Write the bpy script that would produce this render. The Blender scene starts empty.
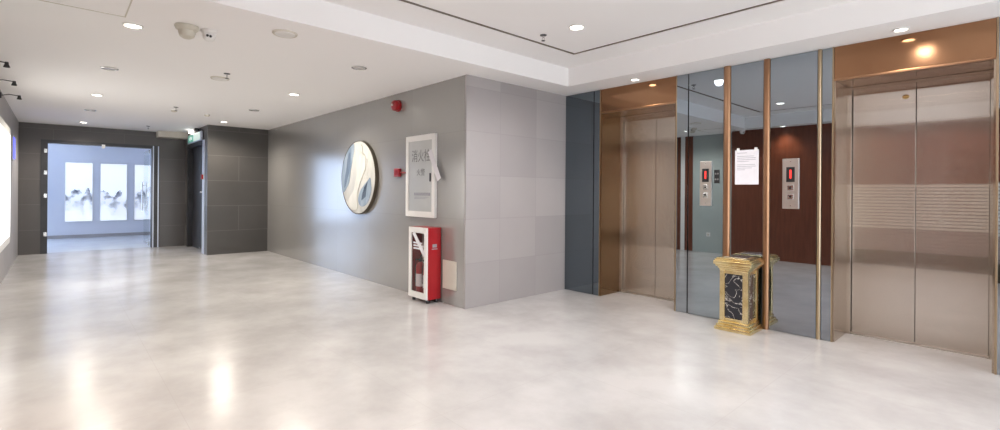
import bpy, bmesh, math, random
from mathutils import Matrix, Vector
random.seed(7)
S = bpy.context.scene
COL = S.collection
PI = math.pi

# ------------------------------------------------------------------ camera, world, exposure
cam = bpy.data.cameras.new('camera')
cam.sensor_width = 36.0
cam.lens = 483.853 / 1000 * 36.0
cam.shift_y = -(215 - 192.046) / 1000
cam.clip_start = 0.02
camo = bpy.data.objects.new('camera', cam)
COL.objects.link(camo)
camo.matrix_world = (Matrix.Translation((4.5318, -3.6005, 1.4)) @ Matrix.Rotation(0.8293, 4, 'Z')
                     @ Matrix.Rotation(PI / 2, 4, 'X') @ Matrix.Rotation(0.0073, 4, 'Z'))
S.camera = camo
w = bpy.data.worlds.new('world'); S.world = w
w.use_nodes = True
w.node_tree.nodes['Background'].inputs[0].default_value = (1.0, 0.965, 1.0, 1)
w.node_tree.nodes['Background'].inputs[1].default_value = 4.5
S.view_settings.view_transform = 'Standard'
S.view_settings.look = 'None'
S.view_settings.gamma = 1.0
S.view_settings.use_curve_mapping = False
S.view_settings.exposure = 0.36
LAMP_W = 122          # corridor / lobby downlight power
SOFFIT_W = 26        # small downlights over the elevator openings
GALLERY_W = 10

# ------------------------------------------------------------------ key dimensions (metres)
H = 2.80             # ceiling
D = 1.8235           # front plane of the mirrored elevator wall
YL = -4.20           # left wall of the corridor
YR = -3.92           # wall opposite the elevators
LB = 7.3586          # dark pier face
L2 = 9.7817          # back wall face
X1, X2, X3, X4 = 0.613, 1.699, 3.2815, 4.3581
ZC = 3.04            # coffer ceiling

# ------------------------------------------------------------------ materials
def mat(name, col, rough=0.5, metal=0.0, emis=None, estr=0.0, noise=None, bump=None, spec=None, alpha=None):
    m = bpy.data.materials.new(name); m.use_nodes = True
    nt = m.node_tree; b = nt.nodes['Principled BSDF']
    b.inputs['Base Color'].default_value = (*col, 1)
    b.inputs['Roughness'].default_value = rough
    b.inputs['Metallic'].default_value = metal
    if spec is not None: b.inputs['Specular IOR Level'].default_value = spec
    if emis:
        b.inputs['Emission Color'].default_value = (*emis, 1)
        b.inputs['Emission Strength'].default_value = estr
    if noise:
        sc, col2, stretch = noise
        geo = nt.nodes.new('ShaderNodeNewGeometry')
        mp = nt.nodes.new('ShaderNodeMapping'); mp.inputs['Scale'].default_value = stretch
        n = nt.nodes.new('ShaderNodeTexNoise'); n.inputs['Scale'].default_value = sc
        n.inputs['Detail'].default_value = 5
        r = nt.nodes.new('ShaderNodeValToRGB')
        r.color_ramp.elements[0].position = .35; r.color_ramp.elements[0].color = (*col, 1)
        r.color_ramp.elements[1].position = .65; r.color_ramp.elements[1].color = (*col2, 1)
        nt.links.new(geo.outputs['Position'], mp.inputs['Vector'])
        nt.links.new(mp.outputs[0], n.inputs['Vector'])
        nt.links.new(n.outputs['Fac'], r.inputs[0])
        nt.links.new(r.outputs[0], b.inputs['Base Color'])
    if bump:
        sc, st = bump
        geo = nt.nodes.new('ShaderNodeNewGeometry')
        n = nt.nodes.new('ShaderNodeTexNoise'); n.inputs['Scale'].default_value = sc
        bp = nt.nodes.new('ShaderNodeBump'); bp.inputs['Strength'].default_value = st
        bp.inputs['Distance'].default_value = .01
        nt.links.new(geo.outputs['Position'], n.inputs['Vector'])
        nt.links.new(n.outputs['Fac'], bp.inputs['Height'])
        nt.links.new(bp.outputs[0], b.inputs['Normal'])
    return m

def math_node(nt, op, a, b=None, c=None):
    n = nt.nodes.new('ShaderNodeMath'); n.operation = op
    for i, v in enumerate((a, b, c)):
        if v is None: continue
        if isinstance(v, (int, float)): n.inputs[i].default_value = v
        else: nt.links.new(v, n.inputs[i])
    return n.outputs[0]

def mix_col(nt, fac, a, b):
    n = nt.nodes.new('ShaderNodeMix'); n.data_type = 'RGBA'
    if isinstance(fac, (int, float)): n.inputs[0].default_value = fac
    else: nt.links.new(fac, n.inputs[0])
    for i, v in ((6, a), (7, b)):
        if isinstance(v, tuple): n.inputs[i].default_value = (*v, 1)
        else: nt.links.new(v, n.inputs[i])
    return n.outputs[2]

def tile_mat(name, col, var, uax, u0, uw, v0, vw, rough, seam, seam_w=0.004, joint=None, metal=0.0, stagger=False, mott=0.0):
    """stone tiles laid on a vertical wall: u along world axis uax, v along z; each tile its own tone"""
    m = mat(name, col, rough, metal)
    nt = m.node_tree; b = nt.nodes['Principled BSDF']
    geo = nt.nodes.new('ShaderNodeNewGeometry')
    sp = nt.nodes.new('ShaderNodeSeparateXYZ'); nt.links.new(geo.outputs['Position'], sp.inputs[0])
    v = math_node(nt, 'DIVIDE', math_node(nt, 'SUBTRACT', sp.outputs[2], v0), vw)
    u = math_node(nt, 'DIVIDE', math_node(nt, 'SUBTRACT', sp.outputs[uax], u0), uw)
    fv = math_node(nt, 'FLOOR', v)
    if stagger:
        u = math_node(nt, 'ADD', u, math_node(nt, 'MULTIPLY', math_node(nt, 'MODULO', math_node(nt, 'ADD', fv, 20.0), 2.0), 0.5))
    fu = math_node(nt, 'FLOOR', u)
    cb = nt.nodes.new('ShaderNodeCombineXYZ'); nt.links.new(fu, cb.inputs[0]); nt.links.new(fv, cb.inputs[1])
    wn = nt.nodes.new('ShaderNodeTexWhiteNoise'); nt.links.new(cb.outputs[0], wn.inputs['Vector'])
    no = nt.nodes.new('ShaderNodeTexNoise'); no.inputs['Scale'].default_value = 2.2; no.inputs['Detail'].default_value = 6
    nt.links.new(geo.outputs['Position'], no.inputs['Vector'])
    tone = math_node(nt, 'ADD', math_node(nt, 'MULTIPLY', wn.outputs['Value'], 1.0 - mott), math_node(nt, 'MULTIPLY', no.outputs['Fac'], mott))
    c1 = tuple(c * (1 - var) for c in col); c2 = tuple(min(1, c * (1 + var)) for c in col)
    cc = mix_col(nt, tone, c1, c2)
    fru = math_node(nt, 'FRACT', u); frv = math_node(nt, 'FRACT', v)
    eu = math_node(nt, 'MINIMUM', fru, math_node(nt, 'SUBTRACT', 1.0, fru))
    ev = math_node(nt, 'MINIMUM', frv, math_node(nt, 'SUBTRACT', 1.0, frv))
    lu = math_node(nt, 'LESS_THAN', eu, seam_w / uw / 2 * 2); lv = math_node(nt, 'LESS_THAN', ev, seam_w / vw / 2 * 2)
    ln = math_node(nt, 'MAXIMUM', lu, lv)
    cc = mix_col(nt, math_node(nt, 'MULTIPLY', ln, seam), cc, joint or tuple(c * .6 for c in col))
    nt.links.new(cc, b.inputs['Base Color'])
    return m

def steel_mat(name, col, rough, spread):
    """vertically brushed steel: every fine grain line tilts the normal sideways, so reflections smear horizontally"""
    m = mat(name, col, rough, 1.0)
    nt = m.node_tree; b = nt.nodes['Principled BSDF']
    geo = nt.nodes.new('ShaderNodeNewGeometry')
    tg = nt.nodes.new('ShaderNodeVectorMath'); tg.operation = 'CROSS_PRODUCT'
    nt.links.new(geo.outputs['Normal'], tg.inputs[0]); tg.inputs[1].default_value = (0, 0, 1)
    dt_ = nt.nodes.new('ShaderNodeVectorMath'); dt_.operation = 'DOT_PRODUCT'
    nt.links.new(tg.outputs[0], dt_.inputs[0]); nt.links.new(geo.outputs['Position'], dt_.inputs[1])
    sz = nt.nodes.new('ShaderNodeSeparateXYZ'); nt.links.new(geo.outputs['Position'], sz.inputs[0])
    zb = math_node(nt, 'FLOOR', math_node(nt, 'MULTIPLY', sz.outputs[2], 1900.0))      # short grain lines
    def grain(f, o):
        c = nt.nodes.new('ShaderNodeCombineXYZ'); nt.links.new(zb, c.inputs[1])
        nt.links.new(math_node(nt, 'FLOOR', math_node(nt, 'ADD', math_node(nt, 'MULTIPLY', dt_.outputs['Value'], f), o)), c.inputs[0])
        g = nt.nodes.new('ShaderNodeTexWhiteNoise'); g.noise_dimensions = '2D'; nt.links.new(c.outputs[0], g.inputs['Vector'])
        return g.outputs['Value']
    tot = None
    for f, o in ((5200.0, 3.1), (7300.0, 17.7)):
        tot = grain(f, o) if tot is None else math_node(nt, 'ADD', tot, grain(f, o))
    k = math_node(nt, 'MULTIPLY', math_node(nt, 'SUBTRACT', tot, 1.0), spread)
    sc = nt.nodes.new('ShaderNodeVectorMath'); sc.operation = 'SCALE'
    nt.links.new(tg.outputs[0], sc.inputs[0]); nt.links.new(k, sc.inputs['Scale'])
    ad = nt.nodes.new('ShaderNodeVectorMath'); ad.operation = 'ADD'
    nt.links.new(geo.outputs['Normal'], ad.inputs[0]); nt.links.new(sc.outputs[0], ad.inputs[1])
    nm = nt.nodes.new('ShaderNodeVectorMath'); nm.operation = 'NORMALIZE'
    nt.links.new(ad.outputs[0], nm.inputs[0]); nt.links.new(nm.outputs[0], b.inputs['Normal'])
    mp = nt.nodes.new('ShaderNodeMapping'); mp.inputs['Scale'].default_value = (30, 30, .6)
    nz = nt.nodes.new('ShaderNodeTexNoise'); nz.inputs['Scale'].default_value = 3; nz.inputs['Detail'].default_value = 4
    nt.links.new(geo.outputs['Position'], mp.inputs['Vector']); nt.links.new(mp.outputs[0], nz.inputs['Vector'])
    nt.links.new(mix_col(nt, nz.outputs['Fac'], tuple(x * .98 for x in col), tuple(min(1, x * 1.02) for x in col)), b.inputs['Base Color'])
    nt.links.new(math_node(nt, 'ADD', math_node(nt, 'MULTIPLY', math_node(nt, 'GREATER_THAN', grain(9100.0, 5.3), .8), .36), rough), b.inputs['Roughness'])   # some grain lines are matt
    return m

def glass_mat(name, tint=(1, 1, 1), refl=0.08):
    m = bpy.data.materials.new(name); m.use_nodes = True
    nt = m.node_tree; nt.nodes.clear()
    out = nt.nodes.new('ShaderNodeOutputMaterial')
    tr = nt.nodes.new('ShaderNodeBsdfTransparent'); tr.inputs[0].default_value = (*tint, 1)
    gl = nt.nodes.new('ShaderNodeBsdfGlossy'); gl.inputs['Roughness'].default_value = 0.02
    fr = nt.nodes.new('ShaderNodeFresnel'); fr.inputs[0].default_value = 1.45
    mx = nt.nodes.new('ShaderNodeMixShader')
    geo = nt.nodes.new('ShaderNodeNewGeometry')       # only the entry face reflects (a thin pane)
    front = math_node(nt, 'SUBTRACT', 1.0, geo.outputs['Backfacing'])
    nt.links.new(math_node(nt, 'MULTIPLY', front, math_node(nt, 'ADD', fr.outputs[0], refl - .04)), mx.inputs[0])
    nt.links.new(tr.outputs[0], mx.inputs[1]); nt.links.new(gl.outputs[0], mx.inputs[2])
    nt.links.new(mx.outputs[0], out.inputs[0])
    return m

def floor_mat(name, c1, c2, seams=0.25):
    m = mat(name, c1, 0.2)
    nt = m.node_tree; b = nt.nodes['Principled BSDF']
    geo = nt.nodes.new('ShaderNodeNewGeometry')
    n = nt.nodes.new('ShaderNodeTexNoise'); n.inputs['Scale'].default_value = 1.1; n.inputs['Detail'].default_value = 9
    n.inputs['Roughness'].default_value = .62
    nt.links.new(geo.outputs['Position'], n.inputs['Vector'])
    r = nt.nodes.new('ShaderNodeValToRGB')
    r.color_ramp.elements[0].position = .36; r.color_ramp.elements[0].color = (*c1, 1)
    r.color_ramp.elements[1].position = .62; r.color_ramp.elements[1].color = (*c2, 1)
    nt.links.new(n.outputs['Fac'], r.inputs[0])
    sp = nt.nodes.new('ShaderNodeSeparateXYZ'); nt.links.new(geo.outputs['Position'], sp.inputs[0])
    ln = None
    for i, off in ((0, 0.35), (1, 0.62)):
        f = math_node(nt, 'FRACT', math_node(nt, 'DIVIDE', math_node(nt, 'ADD', sp.outputs[i], off + 24), 1.2))
        k = math_node(nt, 'LESS_THAN', f, .0035)
        ln = k if ln is None else math_node(nt, 'MAXIMUM', ln, k)
    c = mix_col(nt, math_node(nt, 'MULTIPLY', ln, seams), r.outputs[0], (.35, .33, .31))
    nt.links.new(c, b.inputs['Base Color'])
    n2 = nt.nodes.new('ShaderNodeTexNoise'); n2.inputs['Scale'].default_value = 2.5; n2.inputs['Detail'].default_value = 5
    nt.links.new(geo.outputs['Position'], n2.inputs['Vector'])
    nt.links.new(math_node(nt, 'ADD', math_node(nt, 'MULTIPLY', n2.outputs['Fac'], .10), .155), b.inputs['Roughness'])
    b.inputs['Specular IOR Level'].default_value = .85
    return m

def marble_mat(name):
    m = mat(name, (.015, .015, .018), .12)
    nt = m.node_tree; b = nt.nodes['Principled BSDF']
    tc = nt.nodes.new('ShaderNodeTexCoord')
    n = nt.nodes.new('ShaderNodeTexNoise'); n.inputs['Scale'].default_value = 6; n.inputs['Detail'].default_value = 4
    n.inputs['Distortion'].default_value = 1.2
    nt.links.new(tc.outputs['Object'], n.inputs['Vector'])
    k = math_node(nt, 'ABSOLUTE', math_node(nt, 'SUBTRACT', n.outputs['Fac'], .5))
    k = math_node(nt, 'LESS_THAN', k, .006)
    nt.links.new(mix_col(nt, k, (.018, .018, .024), (.55, .53, .5)), b.inputs['Base Color'])
    return m

def ink_mat(name, seed):
    """white panel with an ink-wash mountain across its lower half"""
    m = mat(name, (.85, .87, .9), .35)
    nt = m.node_tree; b = nt.nodes['Principled BSDF']
    geo = nt.nodes.new('ShaderNodeNewGeometry')
    sp = nt.nodes.new('ShaderNodeSeparateXYZ'); nt.links.new(geo.outputs['Position'], sp.inputs[0])
    cb = nt.nodes.new('ShaderNodeCombineXYZ'); nt.links.new(sp.outputs[1], cb.inputs[0]); cb.inputs[1].default_value = seed
    n = nt.nodes.new('ShaderNodeTexNoise'); n.inputs['Scale'].default_value = 2.6; n.inputs['Detail'].default_value = 6
    nt.links.new(cb.outputs[0], n.inputs['Vector'])
    ridge = math_node(nt, 'ADD', math_node(nt, 'MULTIPLY', n.outputs['Fac'], 1.7), .50)
    dd = math_node(nt, 'SUBTRACT', ridge, sp.outputs[2])
    n2 = nt.nodes.new('ShaderNodeTexNoise'); n2.inputs['Scale'].default_value = 5; n2.inputs['Detail'].default_value = 7
    nt.links.new(geo.outputs['Position'], n2.inputs['Vector'])
    k = math_node(nt, 'MULTIPLY', math_node(nt, 'GREATER_THAN', dd, 0.0), math_node(nt, 'SUBTRACT', 1.0, math_node(nt, 'MULTIPLY', dd, 1.5)))
    k2 = nt.nodes.new('ShaderNodeMapRange'); nt.links.new(n2.outputs['Fac'], k2.inputs[0])
    k2.inputs[1].default_value = .38; k2.inputs[2].default_value = .6
    kk = nt.nodes.new('ShaderNodeClamp'); nt.links.new(math_node(nt, 'MULTIPLY', k, k2.outputs[0]), kk.inputs[0])
    nt.links.new(mix_col(nt, kk.outputs[0], (.85, .88, .92), (.03, .05, .10)), b.inputs['Base Color'])
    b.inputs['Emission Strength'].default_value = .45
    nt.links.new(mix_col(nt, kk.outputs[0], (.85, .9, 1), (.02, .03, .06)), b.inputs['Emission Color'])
    return m

M = {}
M['ceiling'] = mat('ceiling_paint', (.90, .888, .885), .75, bump=(60, .02))
M['floor'] = floor_mat('polished_stone_floor', (.415, .403, .397), (.53, .516, .512))
M['gallery_floor'] = floor_mat('pale_floor', (.58, .60, .64), (.64, .66, .68), .1)
M['wallA'] = tile_mat('grey_stone_wall', (.27, .263, .253), .05, 0, 0.0, 1.2, 0.536 - .533, 1.066, .21, .2, .004, mott=.6)
M['wallA'].node_tree.nodes['Principled BSDF'].inputs['IOR'].default_value = 2.7
M['wallB'] = tile_mat('grey_stone_tiles', (.37, .345, .345), .13, 1, -.11, .66, .536, .533, .36, .22, .005, mott=.35)
M['dark_lit'] = tile_mat('charcoal_tiles_lit', (.088, .079, .075), .15, 1, -.61, 1.22, .514, .545, .3, .35, .005, (.2, .19, .18), stagger=True, mott=.7)  # pier tiles lightened: light on the back wall put into the colour
M['dark'] = tile_mat('charcoal_stone_tiles', (.062, .057, .053), .25, 1, -.61, 1.22, .514, .545, .3, .35, .005, (.2, .19, .18), stagger=True, mott=.7)
M['whitewall'] = mat('white_wall', (.68, .70, .78), .6, noise=(1.5, (.72, .74, .80), (1, 1, 1)))
M['leftwall'] = mat('grey_paint_wall', (.36, .345, .35), .5, noise=(2, (.40, .38, .38), (1, 1, 1)))
M['greenwall'] = mat('grey_green_wall', (.40, .45, .44), .35, noise=(1.5, (.44, .49, .47), (1, 1, 1)))
M['wood'] = mat('red_brown_wood', (.12, .036, .018), .35, noise=(4, (.17, .052, .027), (6, 6, .5)))
M['mirror'] = mat('grey_tinted_mirror', (.34, .385, .43), .015, 1.0, noise=(.8, (.36, .40, .445), (1, 1, 1)))
M['mirrordark'] = mat('dark_blue_grey_mirror', (.17, .205, .235), .03, 1.0, noise=(.8, (.185, .22, .25), (1, 1, 1)))
M['copper'] = mat('polished_copper', (.31, .16, .085), .12, 1.0, noise=(1.2, (.37, .20, .11), (1, 1, 1)))
M['trimcopper'] = mat('brushed_copper_trim', (.34, .185, .105), .36, 1.0, noise=(3, (.44, .26, .155), (1, 1, .3)))
M['bronzejamb'] = mat('bronze_mirror_jamb', (.24, .15, .085), .12, 1.0, noise=(1.2, (.28, .185, .105), (1, 1, 1)))
M['trimgold'] = mat('champagne_trim', (.40, .30, .20), .34, 1.0, noise=(3, (.47, .37, .25), (1, 1, .3)))
M['joint'] = mat('black_joint', (.006, .006, .006), .6, noise=(9, (.01, .01, .01), (1, 1, 1)))
M['steel'] = steel_mat('brushed_steel_doors', (.60, .54, .49), .02, .36)
M['steel2'] = steel_mat('brushed_steel_plain', (.57, .51, .45), .03, .36)
M['bronzesteel'] = steel_mat('bronze_steel_frame', (.44, .36, .285), .08, .2)
M['chrome'] = mat('satin_chrome', (.62, .62, .62), .22, 1.0, noise=(8, (.68, .68, .68), (1, 1, 1)))
M['plate'] = mat('satin_steel_plate', (.60, .565, .53), .35, 1.0, noise=(8, (.66, .62, .59), (1, 1, .2)))
M['black'] = mat('black_plastic', (.012, .012, .014), .35, noise=(8, (.02, .02, .022), (1, 1, 1)))
M['darkmetal'] = mat('dark_metal_frame', (.035, .036, .04), .4, .3, noise=(4, (.05, .05, .055), (1, 1, 1)))
M['alu'] = mat('pale_blue_aluminium', (.62, .68, .82), .3, .1, noise=(4, (.68, .74, .88), (1, 1, .4)))
M['white'] = mat('white_plastic', (.78, .77, .75), .4, noise=(5, (.82, .81, .79), (1, 1, 1)))
M['beige'] = mat('beige_plastic', (.56, .53, .45), .45, noise=(5, (.60, .57, .49), (1, 1, 1)))
M['panelbeige'] = mat('cream_panel', (.62, .58, .51), .5, noise=(5, (.66, .62, .55), (1, 1, 1)))
M['red'] = mat('red_paint', (.31, .008, .013), .3, noise=(4, (.36, .011, .017), (1, 1, 1)))
M['darkred'] = mat('deep_red_plastic', (.24, .007, .011), .25, noise=(6, (.28, .01, .014), (1, 1, 1)))
M['brass'] = mat('old_brass', (.66, .50, .22), .27, 1.0, noise=(9, (.86, .73, .42), (1, 1, 1)), bump=(40, .02))
M['marble'] = marble_mat('black_marble')
M['paper'] = mat('white_paper', (.72, .70, .74), .7, noise=(20, (.75, .73, .77), (1, 1, 1)))
M['ink'] = mat('grey_print', (.30, .30, .33), .7, noise=(30, (.36, .36, .4), (1, 1, 1)))
M['lettergrey'] = mat('dark_grey_lettering', (.21, .205, .20), .5, noise=(30, (.15, .145, .14), (1, 1, 1)))
M['hydrantdoor'] = mat('satin_mirror_steel_door', (.52, .52, .50), .3, .55, noise=(3, (.57, .57, .55), (1, 1, 1)))
M['lamp'] = mat('lit_lamp_lens', (1, 1, 1), .3, emis=(1, .93, .82), estr=10)
M['lampoff'] = mat('unlit_lamp_lens', (.40, .38, .36), .25, noise=(12, (.48, .46, .44), (1, 1, 1)))
M['digit'] = mat('red_digit', (.8, .03, .02), .4, emis=(1, .035, .03), estr=1.2)
M['lightbox'] = mat('backlit_sheet', (.85, .85, .85), .3, emis=(1, .99, .97), estr=1.0)
M['slat'] = mat('pale_slats', (.66, .62, .57), .5, noise=(5, (.70, .66, .61), (1, 1, 1)))
M['slatdark'] = mat('taupe_slats', (.34, .27, .25), .5, noise=(5, (.38, .31, .28), (1, 1, 1)))
M['slatback'] = mat('taupe_board', (.28, .24, .21), .6, noise=(5, (.31, .27, .24), (1, 1, 1)))
M['bluelight'] = mat('blue_light_strip', (.1, .15, .9), .3, emis=(.12, .13, 1), estr=1.2)
M['signgreen'] = mat('exit_sign_green', (.12, .42, .32), .3, emis=(.2, .6, .45), estr=.3)
M['signface'] = mat('exit_sign_face', (.7, .85, .78), .3, emis=(.75, .95, .85), estr=.4)
M['glass'] = glass_mat('clear_glass', (.93, .97, .97), .1)
M['blueglass'] = glass_mat('blue_tinted_glass', (.74, .86, 1.0), .06)
M['darkglass'] = glass_mat('smoked_glass', (.92, .90, .90), .06)
M['discwhite'] = mat('ivory_relief', (.54, .54, .52), .45, noise=(7, (.66, .66, .63), (1, 1, .35)), bump=(25, .25))
M['discdark'] = mat('slate_blue_relief', (.10, .145, .22), .45, noise=(14, (.16, .21, .29), (1, 1, .3)))
M['discblue'] = mat('blue_grey_relief', (.19, .26, .35), .45, noise=(9, (.34, .41, .49), (1, 1, .3)))
M['disccream'] = mat('cream_relief', (.62, .61, .56), .45, noise=(6, (.72, .71, .66), (1, 1, .4)))
M['bronze'] = mat('dark_bronze_rim', (.10, .085, .065), .4, .6, noise=(8, (.14, .12, .09), (1, 1, 1)))
M['slot'] = mat('shadow_gap_shade', (.24, .19, .16), .8, noise=(8, (.28, .23, .19), (1, 1, 1)))  # shade inside the ceiling gap is put into this dark colour
M['gallerylamp'] = mat('cool_lamp_panel', (1, 1, 1), .3, emis=(.72, .82, 1), estr=2)

# ------------------------------------------------------------------ mesh helpers
OFF = {}
class MB:
    def __init__(self): self.bm = bmesh.new()
    def _v(self, ps): return [self.bm.verts.new(p) for p in ps]
    def box(self, x0, x1, y0, y1, z0, z1, bev=0):
        b = bmesh.new()
        bmesh.ops.create_cube(b, size=1)
        for v in b.verts:
            v.co = Vector(((x0 + x1) / 2 + v.co.x * (x1 - x0), (y0 + y1) / 2 + v.co.y * (y1 - y0), (z0 + z1) / 2 + v.co.z * (z1 - z0)))
        if bev:
            bmesh.ops.bevel(b, geom=list(b.edges), offset=bev, segments=2, affect='EDGES', profile=.5)
        self._merge(b); return self
    def _merge(self, b, mtx=None):
        if mtx is not None: bmesh.ops.transform(b, matrix=mtx, verts=b.verts)
        me = bpy.data.meshes.new('tmp'); b.to_mesh(me); b.free()
        self.bm.from_mesh(me); bpy.data.meshes.remove(me)
    def lathe(self, prof, c=(0, 0, 0), axis='Z', n=32, sx=1, sy=1):
        """prof: list of (radius, height); closed at ends where radius is 0"""
        b = bmesh.new(); rings = []
        for r, z in prof:
            if r <= 1e-6: rings.append([b.verts.new((0, 0, z))])
            else: rings.append([b.verts.new((r * sx * math.cos(2 * PI * k / n), r * sy * math.sin(2 * PI * k / n), z)) for k in range(n)])
        for A, B in zip(rings, rings[1:]):
            for k in range(n):
                k2 = (k + 1) % n
                if len(A) == 1 and len(B) == 1: continue
                if len(A) == 1: f = [A[0], B[k2], B[k]]
                elif len(B) == 1: f = [A[k], A[k2], B[0]]
                else: f = [A[k], A[k2], B[k2], B[k]]
                b.faces.new(f)
        for R in (rings[0], rings[-1]):
            if len(R) > 1: b.faces.new(R)
        bmesh.ops.recalc_face_normals(b, faces=b.faces)
        rot = {'Z': Matrix.Identity(4), 'X': Matrix.Rotation(PI / 2, 4, 'Y'), 'Y': Matrix.Rotation(-PI / 2, 4, 'X'),
               '-Y': Matrix.Rotation(PI / 2, 4, 'X'), '-Z': Matrix.Rotation(PI, 4, 'X')}[axis]
        self._merge(b, Matrix.Translation(c) @ rot); return self
    def tube(self, pts, r, n=10):
        pts = [Vector(p) for p in pts]; b = bmesh.new(); rings = []
        for i, p in enumerate(pts):
            d = (pts[min(i + 1, len(pts) - 1)] - pts[max(i - 1, 0)]).normalized()
            a = Vector((0, 0, 1)) if abs(d.z) < .9 else Vector((1, 0, 0))
            u = d.cross(a).normalized(); v = d.cross(u)
            rr = r[i] if isinstance(r, (list, tuple)) else r
            rings.append([b.verts.new(p + rr * (math.cos(2 * PI * k / n) * u + math.sin(2 * PI * k / n) * v)) for k in range(n)])
        for A, B in zip(rings, rings[1:]):
            for k in range(n): b.faces.new([A[k], A[(k + 1) % n], B[(k + 1) % n], B[k]])
        b.faces.new(rings[0]); b.faces.new(rings[-1])
        bmesh.ops.recalc_face_normals(b, faces=b.faces)
        self._merge(b); return self
    def prism(self, poly, f0, f1):
        """poly: 2-D points; f0/f1 map (u, v) to the two 3-D faces"""
        b = bmesh.new()
        A = [b.verts.new(f0(*p)) for p in poly]; B = [b.verts.new(f1(*p)) for p in poly]
        b.faces.new(A); b.faces.new(B)
        n = len(poly)
        for k in range(n): b.faces.new([A[k], A[(k + 1) % n], B[(k + 1) % n], B[k]])
        bmesh.ops.recalc_face_normals(b, faces=b.faces)
        self._merge(b); return self
    def build(self, name, m, parent=None, smooth=False):
        me = bpy.data.meshes.new(name)
        if parent is None:
            xs = [v.co for v in self.bm.verts]
            lo = Vector([min(c[i] for c in xs) for i in range(3)]); hi = Vector([max(c[i] for c in xs) for i in range(3)])
            off = Vector(((lo.x + hi.x) / 2, (lo.y + hi.y) / 2, lo.z))
        else: off = OFF[parent.name]
        for v in self.bm.verts: v.co -= off
        self.bm.to_mesh(me); self.bm.free()
        o = bpy.data.objects.new(name, me); COL.objects.link(o)
        me.materials.append(m)
        if smooth:
            for p in me.polygons: p.use_smooth = True
            try: me.set_sharp_from_angle(angle=math.radians(35))
            except Exception: pass
        OFF[o.name] = off
        if parent is None: o.location = off
        else: o.parent = parent
        return o

def box(name, m, parent, *a, bev=0): return MB().box(*a, bev=bev).build(name, m, parent)

def tag(o, label, cat, group=None):
    o['label'] = label; o['category'] = cat
    if group: o['group'] = group
    return o

def thing(name, loc, label, cat, group=None):
    o = bpy.data.objects.new(name, None); COL.objects.link(o)
    o.location = loc; o.empty_display_size = .1
    OFF[o.name] = Vector(loc)
    return tag(o, label, cat, group)

def struct(name, m, mb, parent=None):
    o = mb.build(name, m, parent)
    if parent is None: o['kind'] = 'structure'
    return o

def dup(root, loc, label, group=None):
    r = root.copy(); COL.objects.link(r); r.location = loc; r['label'] = label
    if group: r['group'] = group
    for ch in list(root.children):
        c = ch.copy(); COL.objects.link(c); c.parent = r
        for g in list(ch.children):
            d = g.copy(); COL.objects.link(d); d.parent = c
    return r

def text_mesh(name, body, size, m, parent, loc, rot, extrude=.0006, weight=0.0):
    cu = bpy.data.curves.new(name, 'FONT'); cu.body = body; cu.size = size
    cu.align_x = 'CENTER'; cu.align_y = 'CENTER'; cu.extrude = extrude; cu.offset = weight
    t = bpy.data.objects.new(name + '_curve', cu); COL.objects.link(t)
    bpy.context.view_layer.update()
    dg = bpy.context.evaluated_depsgraph_get()
    me = bpy.data.meshes.new_from_object(t.evaluated_get(dg))
    bpy.data.objects.remove(t); bpy.data.curves.remove(cu)
    me.transform(Matrix.Translation(Vector(loc) - OFF[parent.name]) @ rot)
    me.materials.clear(); me.materials.append(m)
    o = bpy.data.objects.new(name, me); COL.objects.link(o); o.parent = parent
    OFF[o.name] = OFF[parent.name]
    return o
ROT_FRONT = Matrix.Rotation(PI / 2, 4, 'X')                       # faces -y
ROT_PX = Matrix.Rotation(PI / 2, 4, 'Z') @ Matrix.Rotation(PI / 2, 4, 'X')   # faces +x

# ------------------------------------------------------------------ room shell
XE = 7.4
struct('floor', M['floor'], MB().box(-L2 - .15, XE, YL - .1, D + .8, -.12, 0))
struct('floor_gallery', M['gallery_floor'], MB().box(-14.1, -L2 - .15, -7.0, 1.2, -.12, 0))
cb = MB()
CX0, CX1, CY0, CY1 = .42, 7.0, -3.62, 1.375          # coffer edge
SX0, SX1, SY0, SY1 = .86, 6.55, -3.19, .94            # shadow gap
cb.box(-L2 - .15, CX0, YL - .1, D + .8, H, 3.3)
cb.box(CX1, XE, YL - .1, D + .8, H, 3.3)
cb.box(CX0, CX1, YL - .1, CY0, H, 3.3)
cb.box(CX0, CX1, CY1, D + .8, H, 3.3)
cb.box(CX0, SX0, CY0, CY1, ZC, 3.3); cb.box(SX1, CX1, CY0, CY1, ZC, 3.3)
cb.box(SX0, SX1, CY0, SY0, ZC, 3.3); cb.box(SX0, SX1, SY1, CY1, ZC, 3.3)
G = .045
cb.box(SX0 + G, SX1 - G, SY0 + G, SY1 - G, ZC + .004, 3.3)
ceil = struct('ceiling', M['ceiling'], cb)
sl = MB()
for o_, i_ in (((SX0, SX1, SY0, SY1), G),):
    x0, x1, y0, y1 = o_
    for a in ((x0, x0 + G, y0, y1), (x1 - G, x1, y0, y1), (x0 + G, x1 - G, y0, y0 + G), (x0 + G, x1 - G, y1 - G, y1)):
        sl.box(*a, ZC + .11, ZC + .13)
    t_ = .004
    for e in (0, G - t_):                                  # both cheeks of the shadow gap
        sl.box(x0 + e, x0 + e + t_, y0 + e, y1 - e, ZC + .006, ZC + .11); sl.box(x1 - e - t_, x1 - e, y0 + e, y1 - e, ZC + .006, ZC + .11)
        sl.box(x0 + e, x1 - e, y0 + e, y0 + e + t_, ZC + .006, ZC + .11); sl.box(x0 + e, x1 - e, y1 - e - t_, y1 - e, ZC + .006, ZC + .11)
struct('trim_1', M['slot'], sl)  # dark lining added to deepen the shade in the gap
struct('ceiling_gallery', M['ceiling'], MB().box(-14.1, -L2 - .15, -7.0, 1.2, 2.95, 3.1))

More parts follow.
